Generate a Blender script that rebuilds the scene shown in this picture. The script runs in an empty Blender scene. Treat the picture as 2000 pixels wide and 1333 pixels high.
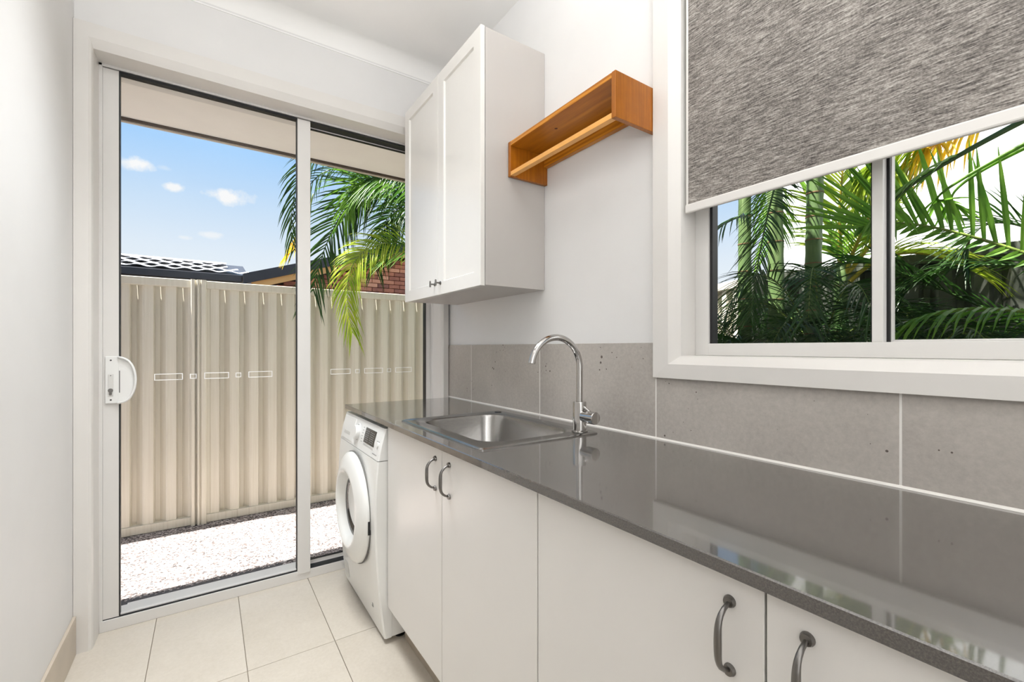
import bpy, bmesh, math, random
from mathutils import Vector, Matrix
from math import pi, sin, cos
random.seed(7)
SC = bpy.context.scene
COL = SC.collection

# ------------------------------------------------------------------ camera
cd = bpy.data.cameras.new('camera'); cam = bpy.data.objects.new('camera', cd); COL.objects.link(cam)
cam.location = (0, 0, 1.186)
cam.rotation_euler = (pi/2, 0, -math.atan(594.5/875.2))
cd.sensor_width = 36; cd.lens = 875.2/2000*36; cd.shift_y = 13.5/2000; cd.clip_start = 0.02
SC.camera = cam
SC.view_settings.view_transform = 'Standard'; SC.view_settings.look = 'None'
SC.view_settings.gamma = 1; SC.view_settings.use_curve_mapping = False
SC.view_settings.exposure = 0.25

# ------------------------------------------------------------------ node helpers
def mat(name):
    m = bpy.data.materials.new(name); m.use_nodes = True
    nt = m.node_tree; nt.nodes.clear()
    out = nt.nodes.new('ShaderNodeOutputMaterial')
    return m, nt, out
def N(nt, typ, **kw):
    n = nt.nodes.new(typ)
    for k, v in kw.items():
        if k == 'inp':
            for a, b in v.items(): n.inputs[a].default_value = b
        else: setattr(n, k, v)
    return n
def L(nt, a, b): nt.links.new(a, b)
def math_node(nt, op, a, b=None, clamp=False):
    n = nt.nodes.new('ShaderNodeMath'); n.operation = op; n.use_clamp = clamp
    for i, x in enumerate((a, b)):
        if x is None: continue
        if isinstance(x, (int, float)): n.inputs[i].default_value = x
        else: nt.links.new(x, n.inputs[i])
    return n.outputs[0]
def srgb(r, g, b):
    f = lambda c: (c/255/12.92) if c/255 <= 0.04045 else ((c/255+0.055)/1.055)**2.4
    return (f(r), f(g), f(b), 1)
def coords(nt, scale=(1, 1, 1), rot=(0, 0, 0), world=False):
    tc = N(nt, 'ShaderNodeTexCoord'); mp = N(nt, 'ShaderNodeMapping')
    mp.inputs['Scale'].default_value = scale; mp.inputs['Rotation'].default_value = rot
    if world:
        g = N(nt, 'ShaderNodeNewGeometry'); L(nt, g.outputs['Position'], mp.inputs['Vector'])
    else: L(nt, tc.outputs['Object'], mp.inputs['Vector'])
    return mp.outputs['Vector']
def ramp(nt, fac, stops):
    r = N(nt, 'ShaderNodeValToRGB'); cr = r.color_ramp
    while len(cr.elements) < len(stops): cr.elements.new(0.5)
    for e, (p, c) in zip(cr.elements, stops): e.position = p; e.color = c
    L(nt, fac, r.inputs['Fac']); return r.outputs['Color']
def noise(nt, vec, scale, detail=3, rough=0.5):
    n = N(nt, 'ShaderNodeTexNoise'); n.inputs['Scale'].default_value = scale
    n.inputs['Detail'].default_value = detail; n.inputs['Roughness'].default_value = rough
    if vec is not None: L(nt, vec, n.inputs['Vector'])
    return n.outputs['Fac']
def bump(nt, h, strength, dist=0.002):
    b = N(nt, 'ShaderNodeBump'); b.inputs['Strength'].default_value = strength; b.inputs['Distance'].default_value = dist
    L(nt, h, b.inputs['Height']); return b.outputs['Normal']
def plain(name, col, rough=0.5, metal=0.0, var=0.03, vscale=6, bmp=0.0, bscale=80, coat=0.0, spec=0.5, world=True):
    m, nt, out = mat(name)
    p = N(nt, 'ShaderNodeBsdfPrincipled'); L(nt, p.outputs[0], out.inputs[0])
    v = coords(nt, world=world)
    n = noise(nt, v, vscale)
    a = tuple(max(0, c*(1-var)) for c in col[:3])+(1,); b = tuple(min(1, c*(1+var)) for c in col[:3])+(1,)
    L(nt, ramp(nt, n, [(0.3, a), (0.7, b)]), p.inputs['Base Color'])
    p.inputs['Roughness'].default_value = rough; p.inputs['Metallic'].default_value = metal
    p.inputs['Specular IOR Level'].default_value = spec
    if coat: p.inputs['Coat Weight'].default_value = coat; p.inputs['Coat Roughness'].default_value = 0.05
    if bmp: L(nt, bump(nt, noise(nt, v, bscale), bmp), p.inputs['Normal'])
    return m

# ------------------------------------------------------------------ world: gradient sky with small fair-weather clouds
w = bpy.data.worlds.new('sky'); SC.world = w; w.use_nodes = True
nt = w.node_tree; nt.nodes.clear()
wo = N(nt, 'ShaderNodeOutputWorld'); bg = N(nt, 'ShaderNodeBackground'); L(nt, bg.outputs[0], wo.inputs[0])
bg.inputs['Strength'].default_value = .85
tc = N(nt, 'ShaderNodeTexCoord'); sep = N(nt, 'ShaderNodeSeparateXYZ'); L(nt, tc.outputs['Generated'], sep.inputs[0])
skycol = ramp(nt, sep.outputs['Z'], [(0.0, (.86, .90, .93, 1)), (0.12, (.84, .91, .97, 1)), (0.18, (.76, .86, .97, 1)),
                                    (0.26, (.60, .77, .97, 1)), (0.35, (.40, .66, 1, 1)), (1.0, (.26, .48, .88, 1))])
nz = noise(nt, tc.outputs['Generated'], 26, 5, 0.6)
nzo = math_node(nt, 'MULTIPLY', math_node(nt, 'SUBTRACT', nz, 0.5), 2.6)
total = None
def cloud(d, a, b, amt):
    d = Vector(d).normalized(); r = d.cross(Vector((0, 0, 1))).normalized(); u = r.cross(d)
    def dot(v):
        n = N(nt, 'ShaderNodeVectorMath', operation='DOT_PRODUCT'); L(nt, tc.outputs['Generated'], n.inputs[0]); n.inputs[1].default_value = v
        return n.outputs['Value']
    x = math_node(nt, 'DIVIDE', dot(r), a); y = math_node(nt, 'DIVIDE', dot(u), b)
    rr = math_node(nt, 'SQRT', math_node(nt, 'ADD', math_node(nt, 'MULTIPLY', x, x), math_node(nt, 'MULTIPLY', y, y)))
    e = math_node(nt, 'ADD', math_node(nt, 'SUBTRACT', 1.0, rr), nzo)
    e = math_node(nt, 'MULTIPLY', e, 1.6, True)
    front = math_node(nt, 'GREATER_THAN', dot(d), 0.0)
    return math_node(nt, 'MULTIPLY', math_node(nt, 'MULTIPLY', e, front), amt)
for c in [((-.097, .948, .302), .026, .012, .9), ((-.0496, .960, .275), .020, .008, .85), ((.032, .961, .274), .036, .014, .9),
          ((.0035, .979, .205), .020, .007, .55), ((-.0355, .980, .195), .014, .006, .45), ((-.0608, .951, .3027), .012, .005, .25),
          ((-.9, .5, .4), .06, .02, .8), ((-.7, -.6, .35), .08, .025, .8), ((.5, -.8, .4), .07, .02, .8), ((.9, .45, .33), .06, .02, .7)]:
    k = cloud(*c); total = k if total is None else math_node(nt, 'MAXIMUM', total, k)
mx = N(nt, 'ShaderNodeMix', data_type='RGBA'); L(nt, total, mx.inputs['Factor']); L(nt, skycol, mx.inputs['A']); mx.inputs['B'].default_value = (1, .99, .98, 1)
L(nt, mx.outputs['Result'], bg.inputs['Color'])

# ------------------------------------------------------------------ sun and added fill lamps
sd = bpy.data.lights.new('sun', 'SUN'); sun = bpy.data.objects.new('sun', sd); COL.objects.link(sun)
sd.energy = 20; sd.angle = math.radians(0.6); sd.color = (1, .97, .92)
sun.rotation_euler = Vector((-.34, .075, 1)).to_track_quat('Z', 'Y').to_euler()
def area(name, loc, size, energy, rot, col=(.94, .975, 1), spread=180):
    d = bpy.data.lights.new(name, 'AREA'); d.shape = 'RECTANGLE'; d.size, d.size_y = size; d.energy = energy; d.color = col; d.spread = math.radians(spread)
    o = bpy.data.objects.new(name, d); COL.objects.link(o); o.location = loc; o.rotation_euler = rot; return o
area('fill_down', (0.12, 1.72, 2.725), (0.5, 0.5), 9.2, (0, 0, 0), spread=84)  # added fill from overhead, brightens the floor and the far end
area('fill_up_mid', (0.10, 0.85, 2.36), (0.40, 0.80), 14, (pi, 0, 0))  # invented fill, bounced off the ceiling to lift the upper room
area('fill_up_rear', (0.05, -0.6, 1.5), (0.5, 0.9), 22, (pi, 0, 0))  # added bare fill light behind the camera, aimed at the ceiling
area('fill_rear', (0.0, -1.50, 1.25), (0.8, 2.0), 11, (-pi/2, pi, 0))  # added bare fill light in front of the solid near wall

# ------------------------------------------------------------------ materials
WALL = plain('wall_paint', srgb(229, 227, 225), .6, var=.012, bmp=.05, bscale=300)
CEIL = plain('ceiling_paint', srgb(246, 244, 241), .8, var=.01)
TRIM = plain('trim_gloss_white', srgb(226, 222, 217), .32, var=.01)
ALU = plain('white_powdercoat', srgb(222, 219, 215), .35, var=.012)
BLACK = plain('black_seal', (.006, .006, .007, 1), .5, var=.1)
LAM = plain('white_laminate', srgb(226, 222, 217), .28, var=.008)
LAM2 = plain('white_laminate_upper', srgb(232, 229, 224), .25, var=.008)
APPL = plain('white_enamel', srgb(236, 235, 231), .22, var=.01)
APPL2 = plain('white_plastic', srgb(232, 231, 228), .3, var=.01)
GREYP = plain('grey_print', srgb(140, 140, 138), .5)
CHROME = plain('chrome', (.50, .485, .47, 1), .08, 1.0, var=.02)
PEWTER = plain('pewter', (.20, .19, .18, 1), .30, 1.0, var=.06)
DARKM = plain('dark_metal', (.05, .05, .05, 1), .35, .8)
KICK = plain('kick_tile', srgb(172, 160, 144), .45, var=.08, vscale=20)
ROD = plain('roof_gutter_charcoal', srgb(40, 41, 48), .4, var=.1)
SOFFIT = plain('eave_lining', srgb(246, 243, 238), .7, var=.02)
FASC = plain('fascia_cream', srgb(196, 186, 170), .6)
DBROWN = plain('brown_shadow_line', srgb(70, 56, 44), .6)
TAN = plain('tan_eave', srgb(226, 176, 110), .7, var=.05)
WHITER = plain('white_render', srgb(238, 238, 238), .8, var=.02, bmp=.2, bscale=90)
GROUT = plain('grout_white', srgb(232, 228, 222), .7)
FGROUT = plain('grout_floor', srgb(138, 126, 110), .8)
MORTAR = plain('mortar', srgb(70, 58, 54), .9)
SOIL = plain('garden_soil', srgb(60, 48, 38), .95, var=.35, vscale=12, bmp=.6, bscale=30)

def tile_mat(name, lo, hi, rough, pit=False, sc=3.0):
    m, nt, out = mat(name); p = N(nt, 'ShaderNodeBsdfPrincipled'); L(nt, p.outputs[0], out.inputs[0])
    v = coords(nt, world=True)
    oi = N(nt, 'ShaderNodeObjectInfo'); add = N(nt, 'ShaderNodeVectorMath', operation='ADD'); L(nt, v, add.inputs[0])
    cmb = N(nt, 'ShaderNodeCombineXYZ'); r7 = math_node(nt, 'MULTIPLY', oi.outputs['Random'], 17.0)
    for i in range(3): L(nt, r7, cmb.inputs[i])
    L(nt, cmb.outputs[0], add.inputs[1]); vv = add.outputs[0]
    n1 = noise(nt, vv, sc, 4, .6); n2 = noise(nt, vv, sc*28, 4, .7)
    mixn = math_node(nt, 'ADD', math_node(nt, 'MULTIPLY', n1, .55), math_node(nt, 'MULTIPLY', n2, .45))
    mixn = math_node(nt, 'ADD', mixn, math_node(nt, 'MULTIPLY', math_node(nt, 'SUBTRACT', oi.outputs['Random'], .5), .05))
    col = ramp(nt, mixn, [(0.32, lo), (0.68, hi)])
    if pit:
        vo = N(nt, 'ShaderNodeTexVoronoi'); vo.inputs['Scale'].default_value = 48; L(nt, vv, vo.inputs['Vector'])
        n3 = noise(nt, vv, 9, 1)
        k = math_node(nt, 'LESS_THAN', vo.outputs['Distance'], math_node(nt, 'MULTIPLY', math_node(nt, 'SUBTRACT', n3, .50, ), .9))
        mm = N(nt, 'ShaderNodeMix', data_type='RGBA'); L(nt, k, mm.inputs['Factor']); L(nt, col, mm.inputs['A']); mm.inputs['B'].default_value = srgb(98, 90, 84); col = mm.outputs['Result']
    L(nt, col, p.inputs['Base Color']); p.inputs['Roughness'].default_value = rough
    L(nt, bump(nt, n2, .08, .001), p.inputs['Normal'])
    return m
FTILE = tile_mat('floor_tile_beige', srgb(198, 188, 173), srgb(214, 205, 192), .34)
STILE = tile_mat('splash_tile_grey', srgb(168, 161, 154), srgb(194, 187, 179), .27, pit=True)
PAVE = None
def pave_mat():
    m, nt, out = mat('exposed_aggregate'); p = N(nt, 'ShaderNodeBsdfPrincipled'); L(nt, p.outputs[0], out.inputs[0])
    v = coords(nt, world=True)
    vo = N(nt, 'ShaderNodeTexVoronoi'); vo.inputs['Scale'].default_value = 110; L(nt, v, vo.inputs['Vector'])
    s = N(nt, 'ShaderNodeSeparateColor'); L(nt, vo.outputs['Color'], s.inputs[0])
    col = ramp(nt, s.outputs[0], [(0, srgb(50, 46, 46)), (.36, srgb(98, 88, 86)), (.5, srgb(140, 128, 124)), (.75, srgb(176, 164, 160)), (1, srgb(214, 206, 202))])
    L(nt, col, p.inputs['Base Color']); p.inputs['Roughness'].default_value = .9
    L(nt, bump(nt, vo.outputs['Distance'], .7, .004), p.inputs['Normal']); return m
PAVE = pave_mat()
def bench_mat():
    m, nt, out = mat('grey_quartz'); p = N(nt, 'ShaderNodeBsdfPrincipled'); L(nt, p.outputs[0], out.inputs[0])
    v = coords(nt, world=True); n = noise(nt, v, 420, 2, .8)
    L(nt, ramp(nt, n, [(.35, srgb(68, 63, 59)), (.5, srgb(80, 75, 70)), (.68, srgb(96, 90, 84))]), p.inputs['Base Color'])
    p.inputs['Roughness'].default_value = .22; p.inputs['Specular IOR Level'].default_value = .6
    p.inputs['Coat Weight'].default_value = 1; p.inputs['Coat Roughness'].default_value = .05; p.inputs['Coat IOR'].default_value = 1.6
    return m
BENCH = bench_mat()
def steel_mat():
    m, nt, out = mat('brushed_steel'); p = N(nt, 'ShaderNodeBsdfPrincipled'); L(nt, p.outputs[0], out.inputs[0])
    v = coords(nt, (4, 60, 60), world=True); n = noise(nt, v, 12, 4)
    L(nt, ramp(nt, n, [(.3, (.34, .33, .32, 1)), (.7, (.46, .45, .435, 1))]), p.inputs['Base Color'])
    p.inputs['Metallic'].default_value = 1; p.inputs['Roughness'].default_value = .2
    L(nt, bump(nt, n, .03, .001), p.inputs['Normal']); return m
STEEL = steel_mat()
def wood_mat():
    m, nt, out = mat('stained_pine'); p = N(nt, 'ShaderNodeBsdfPrincipled'); L(nt, p.outputs[0], out.inputs[0])
    v = coords(nt, (14, 1.2, 14), world=True)
    n = noise(nt, v, 4, 5, .6); wv = N(nt, 'ShaderNodeTexWave'); wv.bands_direction = 'Z'; wv.inputs['Scale'].default_value = 1.3
    wv.inputs['Distortion'].default_value = 7; wv.inputs['Detail'].default_value = 3; L(nt, v, wv.inputs['Vector'])
    k = math_node(nt, 'ADD', math_node(nt, 'MULTIPLY', n, .6), math_node(nt, 'MULTIPLY', wv.outputs['Fac'], .4))
    L(nt, ramp(nt, k, [(.2, srgb(160, 92, 10)), (.5, srgb(192, 120, 22)), (.8, srgb(218, 150, 46))]), p.inputs['Base Color'])
    p.inputs['Roughness'].default_value = .34; return m
WOOD = wood_mat()
def endgrain():
    m, nt, out = mat('stained_pine_end'); p = N(nt, 'ShaderNodeBsdfPrincipled'); L(nt, p.outputs[0], out.inputs[0])
    v = coords(nt, (3, 30, 3), world=True); n = noise(nt, v, 6, 5, .6)
    v2 = coords(nt, (40, 40, 1.2), world=True); n2 = noise(nt, v2, 3, 3, .6)
    k = math_node(nt, 'ADD', math_node(nt, 'MULTIPLY', n, .3), math_node(nt, 'MULTIPLY', n2, .7))
    L(nt, ramp(nt, k, [(.3, srgb(140, 78, 8)), (.55, srgb(168, 98, 14)), (.75, srgb(190, 120, 28))]), p.inputs['Base Color'])
    p.inputs['Roughness'].default_value = .36; return m
WOODE = endgrain()
WOODL = plain('light_pine_rail', srgb(236, 172, 92), .4, var=.06, vscale=14)
KNOT = plain('pine_knot', srgb(96, 44, 10), .5)
def blind_mat():
    m, nt, out = mat('woven_blind'); p = N(nt, 'ShaderNodeBsdfPrincipled'); L(nt, p.outputs[0], out.inputs[0])
    v1 = coords(nt, (1, 26, 300), world=True); v2 = coords(nt, (1, 60, 620), world=True); v3 = coords(nt, (1, 240, 240), world=True)
    n1 = noise(nt, v1, 1, 3, .7); n2 = noise(nt, v2, 1, 2, .7); n3 = noise(nt, v3, 1, 2, .6); n4 = noise(nt, coords(nt, (1, 5, 9), world=True), 1, 3)
    k = math_node(nt, 'ADD', math_node(nt, 'MULTIPLY', n1, .42), math_node(nt, 'MULTIPLY', n2, .3))
    k = math_node(nt, 'ADD', k, math_node(nt, 'MULTIPLY', n3, .18)); k = math_node(nt, 'ADD', k, math_node(nt, 'MULTIPLY', n4, .1))
    col = ramp(nt, k, [(.40, srgb(70, 66, 62)), (.47, srgb(112, 106, 101)), (.54, srgb(152, 145, 138)), (.62, srgb(192, 185, 178))])
    L(nt, col, p.inputs['Base Color']); p.inputs['Roughness'].default_value = .9
    return m
BLIND = blind_mat()
def glass_mat(name, tint, glossw=1.0):
    m, nt, out = mat(name); t = N(nt, 'ShaderNodeBsdfTransparent'); t.inputs[0].default_value = tint
    g = N(nt, 'ShaderNodeBsdfGlossy'); g.inputs['Roughness'].default_value = .0
    f = N(nt, 'ShaderNodeFresnel'); f.inputs['IOR'].default_value = 1.3
    k = math_node(nt, 'MULTIPLY', f.outputs[0], glossw, True)
    mx = N(nt, 'ShaderNodeMixShader'); L(nt, k, mx.inputs[0]); L(nt, t.outputs[0], mx.inputs[1]); L(nt, g.outputs[0], mx.inputs[2]); L(nt, mx.outputs[0], out.inputs[0]); return m
GLASS = glass_mat('window_glass', (.985, .985, .98, 1), .2)
def fence_mat():
    m, nt, out = mat('cream_steel_sheet'); p = N(nt, 'ShaderNodeBsdfPrincipled'); L(nt, p.outputs[0], out.inputs[0])
    v = coords(nt, (30, 30, .7), world=True); n = noise(nt, v, 2.2, 4, .65)
    g = noise(nt, coords(nt, (20, 20, 2), world=True), 3, 4, .7)
    geo = N(nt, 'ShaderNodeNewGeometry'); s = N(nt, 'ShaderNodeSeparateXYZ'); L(nt, geo.outputs['Position'], s.inputs[0])
    low = math_node(nt, 'MULTIPLY', math_node(nt, 'SUBTRACT', .22, s.outputs['Z'], True), 1.5, True)   # uneven darker tone towards the foot
    k = math_node(nt, 'SUBTRACT', math_node(nt, 'ADD', math_node(nt, 'MULTIPLY', n, .8), .1), math_node(nt, 'MULTIPLY', low, math_node(nt, 'MULTIPLY', g, .6)))
    L(nt, ramp(nt, k, [(.02, srgb(168, 154, 128)), (.28, srgb(214, 207, 190)), (.72, srgb(228, 223, 209))]), p.inputs['Base Color'])
    p.inputs['Roughness'].default_value = .42; return m
FENCE = fence_mat()
def brick_mat():
    m, nt, out = mat('red_brown_brick'); p = N(nt, 'ShaderNodeBsdfPrincipled'); L(nt, p.outputs[0], out.inputs[0])
    oi = N(nt, 'ShaderNodeObjectInfo'); v = coords(nt, world=True); n = noise(nt, v, 14, 4, .7)
    k = math_node(nt, 'ADD', math_node(nt, 'MULTIPLY', oi.outputs['Random'], .6), math_node(nt, 'MULTIPLY', n, .4))
    L(nt, ramp(nt, k, [(.15, srgb(120, 84, 78)), (.4, srgb(184, 122, 98)), (.6, srgb(214, 152, 122)), (.85, srgb(240, 190, 158))]), p.inputs['Base Color'])
    p.inputs['Roughness'].default_value = .85; L(nt, bump(nt, n, .4, .004), p.inputs['Normal']); return m
BRICK = brick_mat()
ROOFT = plain('roof_tile_grey', srgb(205, 206, 212), .42, var=.1, vscale=8)
def leaf_mat(name, a, b, trans=.35, rough=.38):
    m, nt, out = mat(name); p = N(nt, 'ShaderNodeBsdfPrincipled')
    v = coords(nt, world=True); n = noise(nt, v, 9, 3)
    c = ramp(nt, n, [(.3, a), (.7, b)]); L(nt, c, p.inputs['Base Color']); p.inputs['Roughness'].default_value = rough
    t = N(nt, 'ShaderNodeBsdfTranslucent'); L(nt, c, t.inputs[0])
    mx = N(nt, 'ShaderNodeMixShader'); mx.inputs[0].default_value = trans; L(nt, p.outputs[0], mx.inputs[1]); L(nt, t.outputs[0], mx.inputs[2]); L(nt, mx.outputs[0], out.inputs[0]); return m
LEAFD = leaf_mat('palm_leaf_dark', srgb(34, 64, 24), srgb(60, 98, 38), .3)
LEAFM = leaf_mat('palm_leaf_green', srgb(78, 128, 40), srgb(128, 172, 62), .5)
LEAFY = leaf_mat('palm_leaf_yellow_green', srgb(142, 176, 44), srgb(196, 206, 70), .5)
LEAFO = leaf_mat('palm_leaf_orange', srgb(206, 150, 24), srgb(244, 212, 60), .5)
RACH = plain('palm_rachis', srgb(120, 140, 62), .45, var=.15)
RACHD = plain('palm_rachis_dark', srgb(58, 88, 34), .45, var=.15)
def trunk_mat():
    m, nt, out = mat('palm_cane'); p = N(nt, 'ShaderNodeBsdfPrincipled'); L(nt, p.outputs[0], out.inputs[0])
    v = coords(nt, (1, 1, 1), world=True); n = noise(nt, v, 7, 3); n2 = noise(nt, coords(nt, (30, 30, 3), world=True), 3, 3)
    k = math_node(nt, 'ADD', math_node(nt, 'MULTIPLY', n, .7), math_node(nt, 'MULTIPLY', n2, .3))
    L(nt, ramp(nt, k, [(.3, srgb(70, 98, 56)), (.55, srgb(102, 128, 74)), (.75, srgb(136, 156, 104))]), p.inputs['Base Color']); p.inputs['Roughness'].default_value = .5; return m
CANE = trunk_mat()
RING = plain('cane_scar', srgb(128, 96, 66), .7)

# ------------------------------------------------------------------ mesh builder
class MB:
    def __init__(s): s.v = []; s.f = []
    def add(s, vs, fs):
        o = len(s.v); s.v += [tuple(x) for x in vs]; s.f += [tuple(i+o for i in f) for f in fs]; return s
    def box(s, x0, x1, y0, y1, z0, z1):
        return s.add([(x0, y0, z0), (x1, y0, z0), (x1, y1, z0), (x0, y1, z0), (x0, y0, z1), (x1, y0, z1), (x1, y1, z1), (x0, y1, z1)],
                     [(0, 3, 2, 1), (4, 5, 6, 7), (0, 1, 5, 4), (1, 2, 6, 5), (2, 3, 7, 6), (3, 0, 4, 7)])
    def loft(s, rings, close=True, caps=True):
        n = len(rings[0]); vs = [p for r in rings for p in r]; fs = []
        for i in range(len(rings)-1):
            for j in range(n if close else n-1):
                k = (j+1) % n; fs.append((i*n+j, i*n+k, (i+1)*n+k, (i+1)*n+j))
        if caps and close: fs.append(tuple(range(n-1, -1, -1))); fs.append(tuple((len(rings)-1)*n+j for j in range(n)))
        return s.add(vs, fs)
    def tube(s, pts, r, n=10, caps=True, sy=1.0):
        pts = [Vector(p) for p in pts]; m = len(pts); rs = r if isinstance(r, (list, tuple)) else [r]*m
        t0 = (pts[1]-pts[0]).normalized(); ref = Vector((0, 0, 1)) if abs(t0.z) < .9 else Vector((0, 1, 0))
        a = t0.cross(ref).normalized(); rings = []
        for i in range(m):
            t = (pts[min(i+1, m-1)]-pts[max(i-1, 0)]).normalized(); a = (a - t*a.dot(t)).normalized(); b = t.cross(a)
            rings.append([pts[i]+a*rs[i]*cos(2*pi*k/n)+b*rs[i]*sy*sin(2*pi*k/n) for k in range(n)])
        return s.loft(rings, True, caps)
    def lathe(s, prof, origin, axis, n=32, caps=False):
        origin = Vector(origin); ax = Vector(axis).normalized(); ref = Vector((0, 0, 1)) if abs(ax.z) < .9 else Vector((1, 0, 0))
        a = ax.cross(ref).normalized(); b = ax.cross(a)
        rings = [[origin+ax*h+a*r*cos(2*pi*k/n)+b*r*sin(2*pi*k/n) for k in range(n)] for r, h in prof]
        return s.loft(rings, True, caps)
    def strip(s, paths):   # list of equal-length open polylines
        n = len(paths[0]); vs = [p for r in paths for p in r]
        fs = [(i*n+j, i*n+j+1, (i+1)*n+j+1, (i+1)*n+j) for i in range(len(paths)-1) for j in range(n-1)]
        return s.add(vs, fs)
    def build(s, name, m, parent=None, bevel=0, smooth=False, seg=2, loc=None, auto=None):
        me = bpy.data.meshes.new(name); me.from_pydata(s.v, [], s.f); me.update()
        bm = bmesh.new(); bm.from_mesh(me); bmesh.ops.recalc_face_normals(bm, faces=bm.faces); bm.to_mesh(me); bm.free()
        if smooth:
            for p in me.polygons: p.use_smooth = True
            if auto: me.set_sharp_from_angle(angle=math.radians(auto))
        me.materials.append(m)
        o = bpy.data.objects.new(name, me); COL.objects.link(o)
        if parent: o.parent = parent
        if loc: o.location = loc
        if bevel:
            b = o.modifiers.new('bevel', 'BEVEL'); b.width = bevel; b.segments = seg; b.limit_method = 'ANGLE'; b.angle_limit = math.radians(40)
        return o
def tag(o, label=None, cat=None, group=None, kind=None):
    if label: o['label'] = label
    if cat: o['category'] = cat
    if group: o['group'] = group
    if kind: o['kind'] = kind
    return o
def struct(o, label=None): o['kind'] = 'structure'; o['label'] = label or o.name.replace('_', ' '); return o
def empty(name, loc, label, cat, group=None):
    # part meshes are authored in world coordinates, so the parent inverse keeps them in place
    o = bpy.data.objects.new(name, None); COL.objects.link(o); o.location = loc; o.empty_display_size = .1
    return tag(o, label, cat, group)
def adopt(root):
    inv = Matrix.Translation(root.location).inverted()
    for c in root.children: c.matrix_parent_inverse = inv
def frame_sweep(rects, y=None, closed=True, plane='xz'):
    """nested rectangles -> mitred frame; rects: (a0,a1,z0,z1,depth)"""
    mb = MB(); rings = []
    for a0, a1, z0, z1, d in rects:
        c = [(a0, z0), (a0, z1), (a1, z1), (a1, z0)]
        rings.append([((a, d, z) if plane == 'xz' else (d, a, z)) for a, z in c])
    mb.loft(rings, True, False) if closed else mb.strip(rings)
    return mb

# ------------------------------------------------------------------ room shell
XL, XR, YD, YN, ZC = -.43, 1.178, 2.40, -1.60, 2.78
GZ = -.13
fl = struct(MB().box(XL-.15, XR+.2, YN-.1, 2.60, -.12, -.004).build('floor', FGROUT), 'tiled laundry floor with thin dark grout')
xs = [.121+.3055*k for k in range(-3, 5)]; ys = [1.903+.603*k for k in range(-7, 2)]
shared = {}
for i in range(len(xs)-1):
    for j in range(len(ys)-1):
        a0, a1, b0, b1 = max(xs[i], XL)+.0012, min(xs[i+1], XR)-.0012, max(ys[j], YN)+.0012, min(ys[j+1], 2.50)-.0012
        if a1-a0 < .01 or b1-b0 < .01: continue
        key = (round(a1-a0, 3), round(b1-b0, 3))
        if key not in shared:
            o = MB().box(0, a1-a0, 0, b1-b0, -.004, 0).build('tile', FTILE, fl, bevel=.0006, seg=1, loc=(a0, b0, 0)); shared[key] = o
        else:
            o = shared[key].copy(); COL.objects.link(o); o.location = (a0, b0, 0)
struct(MB().box(XL-.12, XL, YN-.1, 2.62, 0, ZC+.05).build('wall_left', WALL), 'plain white wall on the left of the room')
wf = MB(); wf.box(-3.2, -.378, YD, 2.62, GZ-.1, ZC); wf.box(1.141, 1.29, YD, 2.62, GZ-.1, ZC); wf.box(-.378, 1.141, YD, 2.62, 2.405, ZC)
struct(wf.build('wall_far', WALL), 'white far wall around the sliding door')
wr = MB(); XO = 1.29
wr.box(XR, XO, .827, YD, GZ-.1, ZC); wr.box(XR, XO, YN-.1, -.092, GZ-.1, ZC); wr.box(XR, XO, -.092, .827, GZ-.1, 1.16); wr.box(XR, XO, -.092, .827, 2.36, ZC)
wall_r = struct(wr.build('wall_right', WALL), 'white right wall above the grey tiles, holding the window')
struct(MB().box(XL-.12, XR+.1, YN-.1, YN, 0, ZC).build('wall_near', WALL), 'white wall behind the viewpoint')
struct(MB().box(XL-.12, XO, YN-.1, 2.62, ZC, ZC+.06).build('ceiling', CEIL), 'flat white ceiling')
# cove cornice on the far wall
cv = [[(x, YD+.001-(.085*(1-cos(a))), 2.705+.075*sin(a)) for a in [k*pi/2/10 for k in range(11)]] for x in (XL, XR)]
mb = MB().strip(cv); mb.box(XL, XR, YD-.004, YD, 2.700, 2.706)
struct(mb.build('trim_3', CEIL, smooth=True, auto=30), 'coved plaster cornice above the sliding door')
# skirting tile on left wall
struct(MB().box(XL, XL+.010, YN, 2.378, 0, .150).build('baseboard_left', plain('skirting_tile', srgb(196, 183, 166), .4, var=.05, vscale=9), bevel=.002), 'beige tile skirting along the left wall')
# splashback tiles (pieces of the wall)
def wt(y0, y1, z0, z1):
    MB().box(1.1705, 1.1775, y0+.0022, y1-.0022, z0, z1).build('tile', STILE, wall_r, bevel=.0008, seg=1)
for y0, y1 in ((2.112, 2.398), (1.513, 2.112), (.915, 1.513)): wt(y0, y1, .905, 1.2025)
for y0, y1 in ((.311, .915), (-.29, .311), (-.70, -.29)): wt(y0, y1, .905, 1.0945)
gb = MB().box(1.1712, 1.178, -.70, 2.399, .9, 1.094); gb.box(1.1712, 1.178, .915, 2.399, 1.09, 1.2025)
gb.add([(1.1655, -.70, .9003), (1.1655, 2.398, .9003), (1.1712, 2.398, .9055), (1.1712, -.70, .9055), (1.178, 2.398, .9003), (1.178, -.70, .9003)], [(0, 1, 2, 3), (1, 4, 2), (0, 3, 5)])
gb.build('grout', GROUT, wall_r)
# ------------------------------------------------------------------ door architrave and reveal
def u_frame(name, rects, m, label):
    mb = MB(); paths = [[(a0, y, 0), (a0, y, z1), (a1, y, z1), (a1, y, 0)] for a0, a1, z1, y in rects]; mb.strip(paths)
    return struct(mb.build(name, m), label)
u_frame('trim_1', [(-.429, 1.1665, 2.462, 2.399), (-.429, 1.1665, 2.462, 2.380), (-.386, 1.135, 2.405, 2.378), (-.378, 1.128, 2.392, 2.386), (-.374, 1.124, 2.372, 2.398),
                   (-.373, 1.123, 2.372, 2.505)], TRIM, 'white architrave and reveal around the sliding door')
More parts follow.
